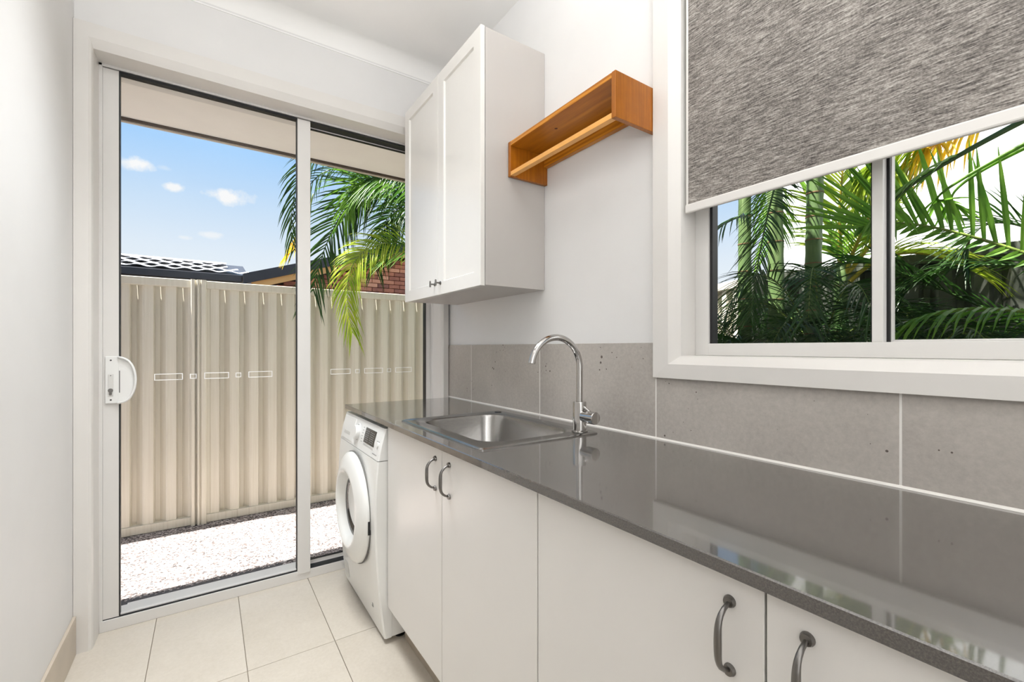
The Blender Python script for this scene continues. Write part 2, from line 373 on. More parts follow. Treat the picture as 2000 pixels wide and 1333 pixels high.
# cables the reveal joins the aluminium frame (depth 2.50)
# ------------------------------------------------------------------ door_1
D = bpy.data.objects.new('door_1', None); COL.objects.link(D); D.location = (.38, 2.5, 0); struct(D, 'white aluminium glass sliding door to the side path')
fr = MB(); fr.box(-.378, -.362, 2.50, 2.61, .0, 2.405); fr.box(1.121, 1.141, 2.50, 2.61, .0, 2.405)
fr.box(-.378, 1.141, 2.50, 2.61, 2.362, 2.405); fr.box(-.372, 1.141, 2.498, 2.61, 0.0, .046)
fr.box(-.30, 1.12, 2.585, 2.66, -.01, .03)
fr.build('frame', ALU, D, bevel=.0015)
# sliding sash
sh = MB(); sh.box(-.362, -.309, 2.503, 2.545, .05, 2.358); sh.box(.378, .438, 2.492, 2.548, .033, 2.352)
sh.box(-.309, .378, 2.512, 2.54, .046, .056); sh.box(-.309, .378, 2.512, 2.54, 2.352, 2.358)
sash = sh.build('sliding_sash', ALU, D, bevel=.0015)
fx = MB(); fx.box(1.092, 1.121, 2.535, 2.575, .05, 2.36); fx.box(.43, 1.1, 2.556, 2.575, .046, .066); fx.box(.43, 1.1, 2.556, 2.575, 2.345, 2.36)
fsash = fx.build('fixed_sash', ALU, D, bevel=.0015)
MB().box(-.309, .378, 2.522, 2.527, .05, 2.358).build('glass_pane', GLASS, sash)
MB().box(.43, 1.096, 2.562, 2.567, .05, 2.358).build('glass_pane', GLASS, fsash)
g = MB(); g.box(-.3105, -.3065, 2.5025, 2.53, .05, 2.358); g.box(.3745, .3785, 2.505, 2.53, .05, 2.358); g.box(-.309, .378, 2.504, 2.53, 2.348, 2.3595); g.box(-.362, .378, 2.504, 2.512, .0455, .0505)
g.build('rubber_seal', BLACK, sash)
g = MB(); g.box(1.088, 1.0925, 2.534, 2.57, .05, 2.358); g.box(.438, 1.1, 2.503, 2.556, 2.352, 2.3600); g.box(.438, 1.1, 2.555, 2.57, 2.342, 2.346); g.box(.438, 1.12, 2.50, 2.55, .045, .0475); g.box(.438, 1.1, 2.555, 2.57, .066, .070)
g.build('rubber_seal', BLACK, fsash)
def decal(par, x0, x1, z0, z1, y, t=.0030):
    mb = MB(); mb.box(x0, x1, y-.0006, y, z0, z0+t); mb.box(x0, x1, y-.0006, y, z1-t, z1); mb.box(x0, x0+t, y-.0006, y, z0+t, z1-t); mb.box(x1-t, x1, y-.0006, y, z0+t, z1-t)
    mb.build('safety_marking', DEC, par)
DEC = plain('white_decal', srgb(250, 249, 247), .6)
for x0, x1, a in ((-.195, -.093, 0), (-.067, -.042, 1), (-.013, .084, 0), (.111, .134, 1), (.164, .267, 0)): decal(sash, x0, x1, 1.042+.003*a, 1.071-.004*a, 2.522)
for x0, x1, a in ((.551, .656, 0), (.682, .706, 1), (.732, .838, 0), (.863, .886, 1), (.912, 1.012, 0)): decal(fsash, x0, x1, 1.042+.003*a, 1.071-.004*a, 2.562)
# lock: backplate, D pull, key cylinder, screws
lk = MB(); lk.box(-.353, -.311, 2.494, 2.503, .953, 1.150)
lock = lk.build('door_lock', APPL2, D, bevel=.002)
dp = [(-.313, 1.148)] + [(-.313+.058*sin(a)**.8, 1.050+.095*cos(a)) for a in [pi*k/16 for k in range(1, 16)]] + [(-.313, .953)]
mb = MB(); mb.loft([[(x, 2.496, z) for x, z in dp], [(x, 2.500, z) for x, z in dp]]); mb.build('pull_flange', APPL2, lock)
mb = MB(); mb.tube([(x, 2.490, z) for x, z in dp], .0048, 8); mb.build('pull_rim', APPL2, lock, smooth=True)
MB().box(-.3085, -.3065, 2.4945, 2.4965, .997, 1.090).build('slot', BLACK, lock)
MB().box(-.344, -.327, 2.4915, 2.4945, .985, 1.076).build('lock_insert', plain('lock_insert_white', srgb(214, 212, 208), .3), lock, bevel=.001)
kc = MB(); kc.tube([(-.3355, 2.4885, 1.008), (-.3355, 2.492, 1.008)], .0085, 16); kc.box(-.3395, -.3315, 2.4887, 2.492, .990, 1.008)
kc.build('key_cylinder', PEWTER, lock)
mb = MB()
for z in (1.134, .968): mb.tube([(-.335, 2.4930, z), (-.335, 2.4945, z)], .0032, 12)
mb.tube([(-.335, 2.4905, 1.070), (-.335, 2.492, 1.070)], .0018, 8)
mb.build('screw', DARKM, lock)
adopt(D)
# ------------------------------------------------------------------ window_1
tr = frame_sweep([(.915, -.18, 1.094, 2.45, 1.1775), (.915, -.18, 1.094, 2.45, 1.156), (.858, -.123, 1.137, 2.393, 1.154), (.829, -.094, 1.160, 2.362, 1.172), (.826, -.091, 1.163, 2.359, 1.173),
                  (.826, -.091, 1.163, 2.359, 1.26)], plane='yz')
struct(tr.build('trim_2', TRIM), 'white moulded architrave and reveal around the window')
Wn = bpy.data.objects.new('window_1', None); COL.objects.link(Wn); Wn.location = (1.25, .37, 1.163); struct(Wn, 'white aluminium sliding window over the bench')
mb = MB(); mb.box(1.245, 1.288, .782, .826, 1.163, 2.36); mb.box(1.245, 1.31, -.091, -.047, 1.163, 2.36); mb.box(1.2455, 1.31, -.091, .816, 1.1635, 1.199); mb.box(1.245, 1.31, -.09, .826, 2.32, 2.36)
mb.build('window_frame', ALU, Wn, bevel=.0012)
mb = MB(); mb.box(1.252, 1.275, .3635, .384, 1.199, 2.32)
s1 = mb.build('sliding_sash', ALU, Wn, bevel=.001)
MB().box(1.268, 1.272, .384, .782, 1.199, 2.32).build('glass_pane', GLASS, s1)
mb = MB(); mb.box(1.2525, 1.2675, .7735, .7825, 1.199, 2.32); mb.box(1.2725, 1.288, .7785, .7825, 1.199, 2.32); mb.box(1.2545, 1.2675, .3835, .3865, 1.199, 2.32); mb.build('rubber_seal', BLACK, s1)
mb = MB(); mb.box(1.284, 1.305, .3565, .370, 1.199, 2.32); mb.box(1.287, 1.305, -.047, .3565, 1.199, 1.2045)
s2 = mb.build('fixed_sash', ALU, Wn, bevel=.001)
MB().box(1.293, 1.297, -.047, .357, 1.199, 2.32).build('glass_pane', GLASS, s2)
MB().box(1.2755, 1.2835, .358, .376, 1.199, 2.32).build('rubber_seal', BLACK, s2)
adopt(Wn)
# ------------------------------------------------------------------ roller blind
R = empty('roller_blind', (1.19, .37, 2.32), 'grey woven roller blind with white bottom bar, lowered over the upper window', 'blind')
MB().box(1.1795, 1.1808, -.083, .806, 1.611, 2.31).build('fabric', BLIND, R)
mb = MB(); mb.tube([(1.205, -.083, 2.33), (1.205, .812, 2.33)], .022, 16); mb.build('roller_tube', ALU, R, smooth=True, auto=40)
mb = MB(); mb.box(1.174, 1.186, -.085, .814, 1.585, 1.612); mb.build('bottom_bar', TRIM, R, bevel=.004)
MB().box(1.1790, 1.1815, .806, .8125, 1.61, 2.32).build('side_hem', TRIM, R)
adopt(R)

# ------------------------------------------------------------------ lower cabinets, bench, sink, tap
def handle(par, y, z=.791, half=.047):
    mb = MB()
    pts = []; rs = []
    for k in range(17):
        a = -1+2*k/16; pts.append((.594-.030*(1-a**4)**.75 if abs(a) < 1 else .594, y, z+half*a)); rs.append(.0030+.0022*(1-a*a)**1.2)
    pts[0] = (.593, y, z-half); pts[-1] = (.593, y, z+half)
    mb.tube(pts, rs, 10, sy=1.0)
    for s in (-1, 1): mb.lathe([(.0001, -.006), (.007, -.006), (.0085, -.002), (.0085, 0)], (.594, y, z+s*half), (1, 0, 0), 16)
    mb.build('handle', PEWTER, par, smooth=True, auto=50)['label'] = 'curved pewter bow handle'
def base_cab(label, y0, ym, y1, hy):
    c = empty('base_cabinet', (.88, (y0+y1)/2, 0), label, 'cabinet', 'base cabinets under the grey bench')
    mb = MB(); mb.box(.613, 1.165, y0+.001, y0+.017, .152, .879); mb.box(.613, 1.165, y1-.017, y1-.001, .152, .879); mb.box(.613, 1.165, y0+.001, y1-.001, .152, .168); mb.box(1.15, 1.166, y0+.001, y1-.001, .152, .879)
    mb.build('body', LAM, c)
    MB().box(.666, .681, y0, y1, .0005, .152).build('kickboard', KICK, c)
    for a, b, h in ((y0, ym, hy[0]), (ym, y1, hy[1])):
        d = MB().box(.594, .612, a+.0015, b-.0015, .153, .8765).build('door', LAM, c, bevel=.0012); 
        if h is not None: handle(d, h)
    adopt(c); return c
base_cab('white two-door base cabinet under the sink, beside the washing machine', .776, 1.257, 1.757, (1.205, 1.303))
base_cab('white two-door base cabinet under the bare bench, nearest the camera', -.19, .294, .775, (.2445, .341))
B = MB(); bx0, bx1, by0, by1 = .576, 1.1705, -.69, 2.352
B.box(bx0, bx1, by0, 1.095, .880, .900); B.box(bx0, bx1, 1.665, by1, .880, .900); B.box(bx0, .650, 1.095, 1.665, .880, .900); B.box(1.060, bx1, 1.095, 1.665, .880, .900)
bo = MB()
# one clean shell: outer loop and sink cut-out loop
o4 = [(bx0, by0), (bx1, by0), (bx1, by1), (bx0, by1)]; i4 = [(.650, 1.095), (1.060, 1.095), (1.060, 1.665), (.650, 1.665)]
def lp(q, z): return [(x, y, z) for x, y in q]
bo.loft([lp(i4, .880), lp(o4, .880), lp(o4, .898), lp([(bx0+.002, by0), (bx1, by0), (bx1, by1-.002), (bx0+.002, by1-.002)], .900), lp(i4, .900), lp(i4, .880)], True, False)
tag(bo.build('worktop', BENCH), 'long polished grey stone worktop running under the window', 'worktop')

def rrect(x0, x1, y0, y1, r, z, n=6):
    pts = []
    for cx, cy, a0 in ((x1-r, y1-r, 0), (x0+r, y1-r, pi/2), (x0+r, y0+r, pi), (x1-r, y0+r, 3*pi/2)):
        for k in range(n+1): a = a0+pi/2*k/n; pts.append((cx+r*cos(a), cy+r*sin(a), z))
    return pts
S = empty('sink', (.85, 1.38, .90), 'stainless steel drop-in sink set into the grey bench', 'sink')
mb = MB(); X0, X1, Y0, Y1 = .624, 1.080, 1.074, 1.692
mb.loft([rrect(X0, X1, Y0, Y1, .012, .9001), rrect(X0, X1, Y0, Y1, .012, .903), rrect(X0+.005, X1-.005, Y0+.005, Y1-.005, .012, .9065),
         rrect(X0+.012, X1-.012, Y0+.012, Y1-.012, .012, .9045),
         rrect(.676, 1.034, 1.128, 1.648, .082, .9045), rrect(.681, 1.029, 1.133, 1.643, .08, .901), rrect(.684, 1.026, 1.136, 1.640, .078, .890),
         rrect(.694, 1.016, 1.146, 1.630, .072, .775), rrect(.705, 1.005, 1.157, 1.619, .062, .752), rrect(.735, .975, 1.187, 1.589, .045, .745), rrect(.80, .90, 1.35, 1.45, .045, .741)], True, True)
# remove first cap: first ring cap is beneath rim and hidden by the bowl
mb.f = [f for f in mb.f if not (len(f) > 4 and f[0] == 27)]
mb.build('bowl', STEEL, S, smooth=True, auto=35)
mb = MB(); mb.lathe([(.001, .0), (.030, .0), (.036, .002), (.040, .0005)], (.85, 1.40, .7415), (0, 0, 1), 24); mb.build('waste', CHROME, S, smooth=True)
mb = MB(); mb.lathe([(.0001, .0035), (.013, .0035), (.016, .001), (.016, -.001)], (1.050, 1.655, .905), (0, 0, 1), 20); mb.build('tap_hole_plug', DARKM, S, smooth=True, auto=40)['label'] = 'dark round plug in the sink rim'
adopt(S)
T = empty('mixer_tap', (1.034, 1.118, .9045), 'chrome gooseneck mixer tap standing on the sink rim', 'tap')
tx, ty = 1.034, 1.118
mb = MB(); mb.lathe([(.0001, 0), (.027, 0), (.027, .004), (.0225, .006), (.0225, .098), (.0215, .101), (.0001, .101)], (tx, ty, .905), (0, 0, 1), 32); mb.build('tap_body', CHROME, T, smooth=True, auto=35)
Rr = .098; zs = 1.122; dirv = Vector((-1, .04, 0)).normalized()
pts = [(tx, ty, 1.004), (tx, ty, 1.06), (tx, ty, zs)]
for k in range(1, 25):
    a = math.radians(163)*k/24; q = Vector((tx, ty, zs))+dirv*(Rr-Rr*cos(a))+Vector((0, 0, Rr*sin(a))); pts.append(tuple(q))
q2 = q + (Vector((0, 0, -1))*cos(math.radians(17))+dirv*sin(math.radians(17)))*.006; pts.append(tuple(q2))
mb = MB(); mb.tube(pts, .0105, 18); mb.build('spout', CHROME, T, smooth=True, auto=50)
mb = MB(); mb.tube([tuple(q2), tuple(q2+Vector((-.002, 0, -.008)))], .0118, 18); mb.build('aerator', CHROME, T, smooth=True, auto=50)
mb = MB(); mb.tube([(tx, ty-.018, .958), (tx, ty-.044, .958)], .0175, 24); mb.lathe([(.0175, 0), (.0205, .002), (.0205, .034), (.019, .036), (.0001, .036)], (tx, ty-.040, .958), (0, -1, 0), 28)
lv = mb.build('mixer_handle', CHROME, T, smooth=True, auto=35)
mb = MB(); mb.tube([(tx+.004, ty-.050, .972), (tx+.002, ty-.030, .984), (tx, ty-.012, .996)], [.005, .005, .0045], 10); mb.build('lever_pin', CHROME, T, smooth=True)
adopt(T)

# ------------------------------------------------------------------ washing machine
Wm = empty('washing_machine', (.88, 2.07, 0), 'white front-loading washing machine under the end of the bench by the glass door', 'washing machine')
PF = [(.022, .584), (.06, .578), (.12, .570), (.2, .561), (.3, .553), (.4, .5475), (.5, .545), (.58, .5455), (.66, .549), (.735, .556), (.80, .5680), (.862, .586)]
def xf(z):
    for (z0, x0), (z1, x1) in zip(PF, PF[1:]):
        if z <= z1: return x0+(x1-x0)*max(0, (z-z0))/(z1-z0)
    return PF[-1][1]
wy0, wy1 = 1.7625, 2.3625
def patch(mb, y0, y1, z0, z1, off, back, nz=8, bulge=0):
    rings = []
    for k in range(nz+1):
        z = z0+(z1-z0)*k/nz; x = xf(z)-off; rings.append([(x+.006, y0, z), (x, y0+.006, z), (x, y1-.006, z), (x+.006, y1, z), (back if back else x+.004, y1, z), (back if back else x+.004, y0, z)])
    mb.loft(rings); return mb
mb = MB(); mb.box(.612, 1.15, wy0+.002, wy1-.002, .022, .862); mb.build('cabinet_body', APPL, Wm, bevel=.003)
patch(MB(), wy0, wy1, .022, .733, 0, .612, 20).build('front_panel', APPL, Wm, smooth=True, auto=30)
cp = patch(MB(), wy0, wy1, .736, .862, 0, .612, 8).build('control_panel', APPL2, Wm, smooth=True, auto=30)
def quad(mb, y0, y1, z0, z1, off, th=.0015):
    r = []
    for z in (z0, (z0+z1)/2, z1):
        x = xf(z); r.append([(x-off, y0, z), (x-off, y1, z), (x-off+th, y1, z), (x-off+th, y0, z)])
    mb.loft(r); return mb
quad(MB(), 1.842, 1.985, .777, .838, .0015).build('display', plain('dark_display', srgb(52, 50, 48), .12), cp)
mb = MB()
for y in (1.862, 1.880, 1.898, 1.93, 1.948, 1.966):
    for z in (.785, .793, .801, .809, .817, .825): quad(mb, y, y+.010, z, z+.0022, .0020, .0008)
tag(mb.build('display_print', GREYP, cp), kind='stuff')
quad(MB(), 1.846, 1.981, .766, .772, .001).build('button_strip', plain('strip_grey', srgb(190, 188, 184), .4), cp)
ax = Vector((-1, 0, .16)).normalized()
mb = MB(); mb.lathe([(.040, -.002), (.040, .002), (.036, .0035), (.0345, .001), (.033, .001), (.031, .016), (.028, .019), (.0001, .0195)], (xf(.802), 2.085, .802), ax, 36); mb.build('programme_dial', APPL2, cp, smooth=True, auto=35)
mb = MB()
for k in range(36):
    pass
mb.lathe([(.0335, .0018), (.0360, .0024)], (xf(.802), 2.085, .802), ax, 36); mb.build('dial_ring', plain('ring_dark', srgb(120, 118, 115), .4), cp)
mb = MB()
for z in (.772, .784, .796, .808, .820, .832): quad(mb, 2.010, 2.026, z, z+.002, .0008, .0008)
for y in (1.782, 1.80): quad(mb, y, y+.012, .806, .8085, .0008, .0008)
quad(mb, 1.79, 1.845, .752, .7545, .0008, .0008); quad(mb, 2.29, 2.335, .838, .842, .0008, .0008)
tag(mb.build('panel_print', GREYP, cp), kind='stuff')
mb = MB(); mb.lathe([(.011, -.001), (.011, .004), (.0095, .0055), (.0001, .0055)], (xf(.80), 1.795, .795), ax, 20); mb.build('start_button', APPL2, cp, smooth=True, auto=35)
patch(MB(), 2.150, 2.352, .748, .850, .003, None, 6).build('detergent_drawer', APPL2, Wm, smooth=True, auto=30)
quad(MB(), 2.20, 2.30, .770, .785, .0036, .001).build('drawer_grip', plain('grip_shadow', srgb(205, 204, 200), .4), Wm)
cz, cy, cx0 = .478, 2.062, .545
mb = MB(); mb.lathe([(.238, -.004), (.240, .008), (.236, .016), (.222, .026), (.200, .034), (.175, .041), (.166, .043), (.158, .040), (.146, .026), (.134, .010), (.128, .0)], (cx0, cy, cz), (-1, 0, 0), 72)
dr = mb.build('door', APPL, Wm, smooth=True, auto=40)
mb = MB(); mb.lathe([(.131, .001), (.128, .0055), (.118, .003), (.07, -.012), (.0001, -.02)], (cx0, cy, cz), (-1, 0, 0), 48); mb.build('porthole_glass', plain('porthole_dark_glass', srgb(44, 42, 40), .06, var=.05), dr, smooth=True)
mb = MB(); mb.lathe([(.128, .003), (.1305, .006), (.134, .0045)], (cx0, cy, cz), (-1, 0, 0), 48); mb.build('porthole_rim', plain('rim_grey', srgb(120, 120, 120), .3), dr, smooth=True)
mb = MB(); mb.lathe([(.241, -.004), (.2435, -.004), (.2435, .0025), (.241, .0025)], (cx0, cy, cz), (-1, 0, 0), 72); mb.build('door_gap', plain('gap_grey', srgb(110, 108, 104), .6), Wm)
mb = MB(); mb.box(cx0-.010, cx0+.003, cy-.2415, cy-.2385, cz-.05, cz+.005); mb.build('door_catch', BLACK, dr, bevel=.001)
quad(MB(), 2.265, 2.350, .060, .130, .002, .003).build('filter_flap', plain('flap_grey', srgb(206, 205, 201), .4), Wm)
mb = MB(); quad(mb, 1.868, 1.876, .105, .122, .0015, .001); quad(mb, 1.876, 1.888, .103, .108, .0015, .001); mb.build('front_badge', GREYP, Wm)
for yy in (1.80, 2.32):
    for xx in (.66, 1.1):
        mb = MB(); mb.lathe([(.02, 0), (.022, .006), (.012, .01), (.012, .024)], (xx, yy, 0), (0, 0, 1), 14, True); mb.build('foot', BLACK, Wm)
adopt(Wm)

# ------------------------------------------------------------------ wall cabinet
U = empty('wall_cabinet', (1.03, 1.885, 1.428), 'tall white wall cabinet with two shaker doors hung above the sink end', 'cabinet')
MB().box(.887, 1.177, 1.488, 2.284, 1.430, 2.428).build('body', plain('carcass_shaded', srgb(194, 189, 184), .45, var=.01), U, bevel=.001)  # greyer than the doors: shade on the side is put into the colour
def shaker(y0, y1, ky):
    z0, z1, xa, xb, s = 1.427, 2.430, .866, .884, .056; ym = .006
    f = MB(); rr = [(y0, y1, z0, z1, xb), (y0, y1, z0, z1, xa+.001), (y0+.001, y1-.001, z0+.001, z1-.001, xa), (y0+s, y1-s, z0+s, z1-s, xa), (y0+s+.004, y1-s-.004, z0+s+.004, z1-s-.004, xa+.008)]
    f.loft([[(x, a, b), (x, c, b), (x, c, d), (x, a, d)] for a, c, b, d, x in rr], True, True)
    d = f.build('door', LAM2, U)
    k = MB(); k.tube([(xa+.001, ky, 1.478), (xa-.022, ky, 1.478)], [.0045, .0035], 10); k.lathe([(.0001, 0), (.008, 0), (.008, .003), (.004, .004)], (xa, ky, 1.478), (-1, 0, 0), 16)
    k.tube([(xa-.024, ky, 1.464), (xa-.024, ky, 1.469), (xa-.024, ky, 1.487), (xa-.024, ky, 1.492)], [.0035, .0042, .0042, .0035], 10)
    k.build('knob', PEWTER, d, smooth=True, auto=50)['label'] = 'small metal tee knob'
shaker(1.4885, 1.872, 1.846); shaker(1.8745, 2.284, 1.906)
adopt(U)
# ------------------------------------------------------------------ timber hanging shelf
H = empty('hanging_shelf', (1.08, 1.2, 1.87), 'orange stained timber shelf with hanging rail, fixed between wall cabinet and window', 'shelf')
MB().box(.990, 1.1765, 1.4685, 1.4845, 1.866, 2.004).build('end_panel', WOODE, H, bevel=.0012)
MB().box(.990, 1.1765, .917, .933, 1.866, 2.004).build('end_panel', WOODE, H, bevel=.0012)
MB().box(.990, 1.1765, .9335, 1.468, 1.986, 2.003).build('shelf_board', WOOD, H, bevel=.0012)
MB().box(1.158, 1.1765, .9335, 1.468, 1.936, 1.985).build('back_rail', WOOD, H, bevel=.001)
mb = MB().box(.9905, 1.012, .9335, 1.468, 1.868, 1.884); mb.build('hanging_rail', WOODL, H, bevel=.001)
mb = MB(); mb.lathe([(.0001, 0), (.006, 0)], (1.05, 1.26, 1.9857), (0, 0, -1), 12); mb.build('knot', KNOT, H)
adopt(H)

# ------------------------------------------------------------------ outside: ground, house eave and roof
g = MB().box(-6, 1.9, 2.5, 4.25, GZ-.1, GZ); g.box(1.29, 1.9, -3, 2.5, GZ-.1, GZ)
tag(g.build('paved_path', PAVE), 'exposed aggregate concrete path beside the house', 'path', kind='structure')
tag(MB().box(-30, 40, -30, 60, GZ-.35, GZ-.12).build('garden_ground', SOIL), 'bare garden soil around the palms', 'ground', kind='structure')
g = MB().box(1.9, 6.5, -3, 4.25, GZ-.2, GZ-.02); tag(g.build('garden_bed', SOIL), 'dark soil garden bed between path and fence', 'garden bed', kind='structure')
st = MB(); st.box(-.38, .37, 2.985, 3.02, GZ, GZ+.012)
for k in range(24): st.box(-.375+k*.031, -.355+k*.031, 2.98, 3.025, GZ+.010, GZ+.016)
tag(st.build('dark_strip', plain('strip_dark', srgb(86, 84, 86), .7)), 'narrow dark strip lying on the shaded paving outside the sliding door', 'paving_strip')  # thin dark ribbed strip lying on the paving
E_ = empty('eave', (0, 3.17, 2.42), 'cream lined eave overhanging the sliding door outside', 'eave')
MB().box(-4, 1.96, 2.62, 3.155, 2.420, 2.428).build('eave_lining', SOFFIT, E_)
MB().box(-4, 1.96, 3.140, 3.155, 2.408, 2.4205).build('bead', DBROWN, E_)  # dark brown paints in the shadow line along the eave edge
MB().box(-4, 1.98, 3.155, 3.175, 2.402, 2.56).build('fascia', FASC, E_)
MB().box(-4, 2.08, 3.176, 3.285, 2.455, 2.57).build('gutter', FASC, E_, bevel=.01)
MB().box(1.29, 1.96, -3, 3.14, 2.430, 2.438).build('side_lining', SOFFIT, E_)
MB().box(1.96, 1.98, -3, 3.16, 2.402, 2.56).build('side_fascia', FASC, E_)
adopt(E_)
rb = MB().box(-4, 2.02, -3, 3.20, 2.90, 2.96); rb.add([(2.02, 3.2, 2.56), (2.02, -3, 2.56), (-4, -3, 2.95), (-4, 3.2, 2.95), (2.02, 3.2, 2.96), (2.02, -3, 2.96)], [(0, 1, 5, 4)])
rb.box(-4, 2.02, 3.12, 3.20, 2.55, 2.95)
tag(rb.build('house_roof', ROD), 'charcoal roof of the house above the ceiling', 'roof', kind='structure')

# ------------------------------------------------------------------ steel fences
def sheet_profile(x0, x1, per=.131, ph=.0):
    pts = []; k0 = math.floor((x0-ph)/per)-1; k = k0
    while True:
        b = ph+k*per
        if b > x1: break
        for dx, d in ((0, 0), (.050, -.002), (.058, .050), (.086, .050), (.122, .004)):
            x = b+dx
            if x0 <= x <= x1: pts.append((x, d))
        k += 1
    return [(x0, pts[0][1])]+pts+[(x1, pts[-1][1])]
def fence(p0, p1, bays, label, ph=0.0, z0=GZ, ztop=1.69, name='steel_fence', mats=(None,)):
    m = mats[0] or FENCE
    P0 = Vector((p0[0], p0[1], 0)); P1 = Vector((p1[0], p1[1], 0)); d = (P1-P0).normalized(); n = Vector((-d.y, d.x, 0))  # n points to the far side
    def W(s, off, z): q = P0+d*s+n*off; return (q.x, q.y, z)
    root = empty(name, (p0[0], p0[1], z0), label, 'fence')
    def wb(s0, s1, o0, o1, a, b):
        mb_ = MB(); mb_.add([W(s0, o0, a), W(s1, o0, a), W(s1, o1, a), W(s0, o1, a), W(s0, o0, b), W(s1, o0, b), W(s1, o1, b), W(s0, o1, b)],
                          [(0, 3, 2, 1), (4, 5, 6, 7), (0, 1, 5, 4), (1, 2, 6, 5), (2, 3, 7, 6), (3, 0, 4, 7)]); return mb_
    for a, b in zip(bays, bays[1:]):
        s0, s1 = a+.047, b-.047
        nsh = max(1, round((s1-s0)/.78)); w_ = (s1-s0)/nsh
        for q in range(nsh):
            pr = sheet_profile(s0+q*w_, s0+(q+1)*w_, ph=ph)
            o = MB(); o.strip([[W(x, f+.008, z) for x, f in pr] for z in (z0+.06, ztop-.05)])
            ob = o.build('infill_sheet', m, root); sm = ob.modifiers.new('solid', 'SOLIDIFY'); sm.thickness = .0012
        wb(s0, s1, -.008, .052, ztop-.058, ztop).build('top_rail', m, root, bevel=.004)
        wb(s0, s1, -.008, .052, z0+.002, z0+.062).build('bottom_rail', m, root, bevel=.004)
    for b in bays:
        mb_ = MB()
        prof = [(-.048, .05), (-.048, -.022), (-.042, -.028), (-.024, -.028), (-.019, .004), (-.013, .004), (-.008, -.028), (.004, -.028), (.007, -.016), (.013, -.016), (.017, -.028), (.042, -.028), (.048, -.022), (.048, .05)]
        mb_.loft([[W(b+x, y, z) for x, y in prof] for z in (z0, ztop+.004)]); mb_.build('post', m, root)
    adopt(root); return root
fence((-5.0, 4.085), (4.2, 4.085), [0.2, 2.59, 4.945, 7.30, 9.1], 'cream ribbed steel fence seen through the sliding door', ph=.043)
fence((3.15, 1.60), (3.15, -2.6), [0, 2.05, 4.1], 'shade-darkened side fence behind the palms, under the white rendered wall', mats=(plain('shaded_steel_sheet', srgb(88, 92, 82), .5, var=.12, vscale=9),))  # shade behind the palms is put into this dark sheet colour
fence((4.2, 3.9), (3.17, 1.65), [0.05, 2.4], 'sunlit cream fence corner behind the canes at the left edge of the window', ph=.02)

# ------------------------------------------------------------------ neighbours
NB = empty('brick_house', (1.5, 9.2, 0), 'neighbouring brick house with charcoal gutter and grey tiled roof beyond the fence', 'house')
MB().loft([[(.62, y, GZ), (6, y, GZ), (6, y, 2.22+.315*5.4), (.62, y, 2.25)] for y in (9.32, 9.6)]).build('gable_wall', MORTAR, NB)
MB().box(-4, .62, 9.6, 9.8, GZ, 2.3).build('side_wall', MORTAR, NB)
proto = MB().box(0, .222, -.004, .10, 0, .076).build('brick', BRICK, NB, bevel=.004, seg=1, loc=(0, 0, 0)); bi = 0
slope = .315
for r in range(17):
    z = 1.66+r*.0865; x = .70 - (.1165 if r % 2 else 0)
    while x < 3.9:
        if z+.07 < 2.18+slope*(x+.11-.5) and x > .62 and z > 1.55+.04*x:
            o = proto if bi == 0 else proto.copy()
            if bi: COL.objects.link(o)
            o.location = (x, 9.22, z); bi += 1
        x += .233
mb = MB(); mb.box(-5, .48, 8.86, 9.0, 2.30, 2.42); mb.build('gutter', ROD, NB, bevel=.01)
# raked barge board rising to the right
def rake(x0, x1, y0, y1, za, th):
    a = lambda x: za+slope*(x-.5)
    return MB().add([(x0, y0, a(x0)), (x1, y0, a(x1)), (x1, y1, a(x1)), (x0, y1, a(x0)), (x0, y0, a(x0)+th), (x1, y0, a(x1)+th), (x1, y1, a(x1)+th), (x0, y1, a(x0)+th)],
                    [(0, 3, 2, 1), (4, 5, 6, 7), (0, 1, 5, 4), (1, 2, 6, 5), (2, 3, 7, 6), (3, 0, 4, 7)])
rake(.5, 6, 8.80, 8.84, 2.27, .15).build('barge_board', ROD, NB)
rake(.62, 6, 8.85, 8.87, 2.16, .12).build('gable_lining', TAN, NB)
rake(.5, 6, 8.87, 9.33, 2.20, .02).build('eave_lining', TAN, NB)
rake(.5, 6, 8.84, 12.0, 2.36, .09).build('gable_roof', ROD, NB)
# left roof plane, individually laid wavy tiles
pit = math.radians(14.5)
MB().add([(-5, 8.95, 2.40), (.6, 8.95, 2.40), (.6, 10.75, 2.40+1.8*math.tan(pit)), (-5, 10.75, 2.40+1.8*math.tan(pit)), (-5, 12.5, 2.3), (.6, 12.5, 2.3)], [(0, 1, 2, 3), (3, 2, 5, 4)]).build('roof_base', ROD, NB)
def tile_mesh():
    mb = MB(); n = 9; rows = []
    prof = [(k/(n-1)*.30, .030*(.5+.5*cos(2*pi*k/(n-1)))) for k in range(n)]
    for (y, zz) in ((0, .022), (.33, .0)):
        rows.append([(x, y, h+zz) for x, h in prof])
    mb.strip([[(x, 0, z-.006) for x, y, z in rows[0]], rows[0], rows[1]]); return mb
tp = None
for r in range(5):
    for c in range(17):
        x = -4.35+c*.30+(.0 if r % 2 else .15)
        if x > .42-.10*r: continue
        y = 8.93+r*.31; z = 2.43+(y-8.93)*math.tan(pit)
        if tp is None: tp = tile_mesh().build('roof_tile', ROOFT, NB, smooth=False); o = tp
        else: o = tp.copy(); COL.objects.link(o)
        o.location = (x, y, z); o.rotation_euler = (pit, 0, 0)
MB().tube([(-5, 10.52, 2.83), (.3, 10.52, 2.83)], .04, 8).build('ridge_capping', ROOFT, NB)
adopt(NB)
Wh = empty('white_house', (6.3, 0, 0), 'white rendered house wall rising behind the dark side fence', 'house')
MB().box(5.4, 9, -8, 2.6, GZ, 6.0).build('rendered_wall', WHITER, Wh)
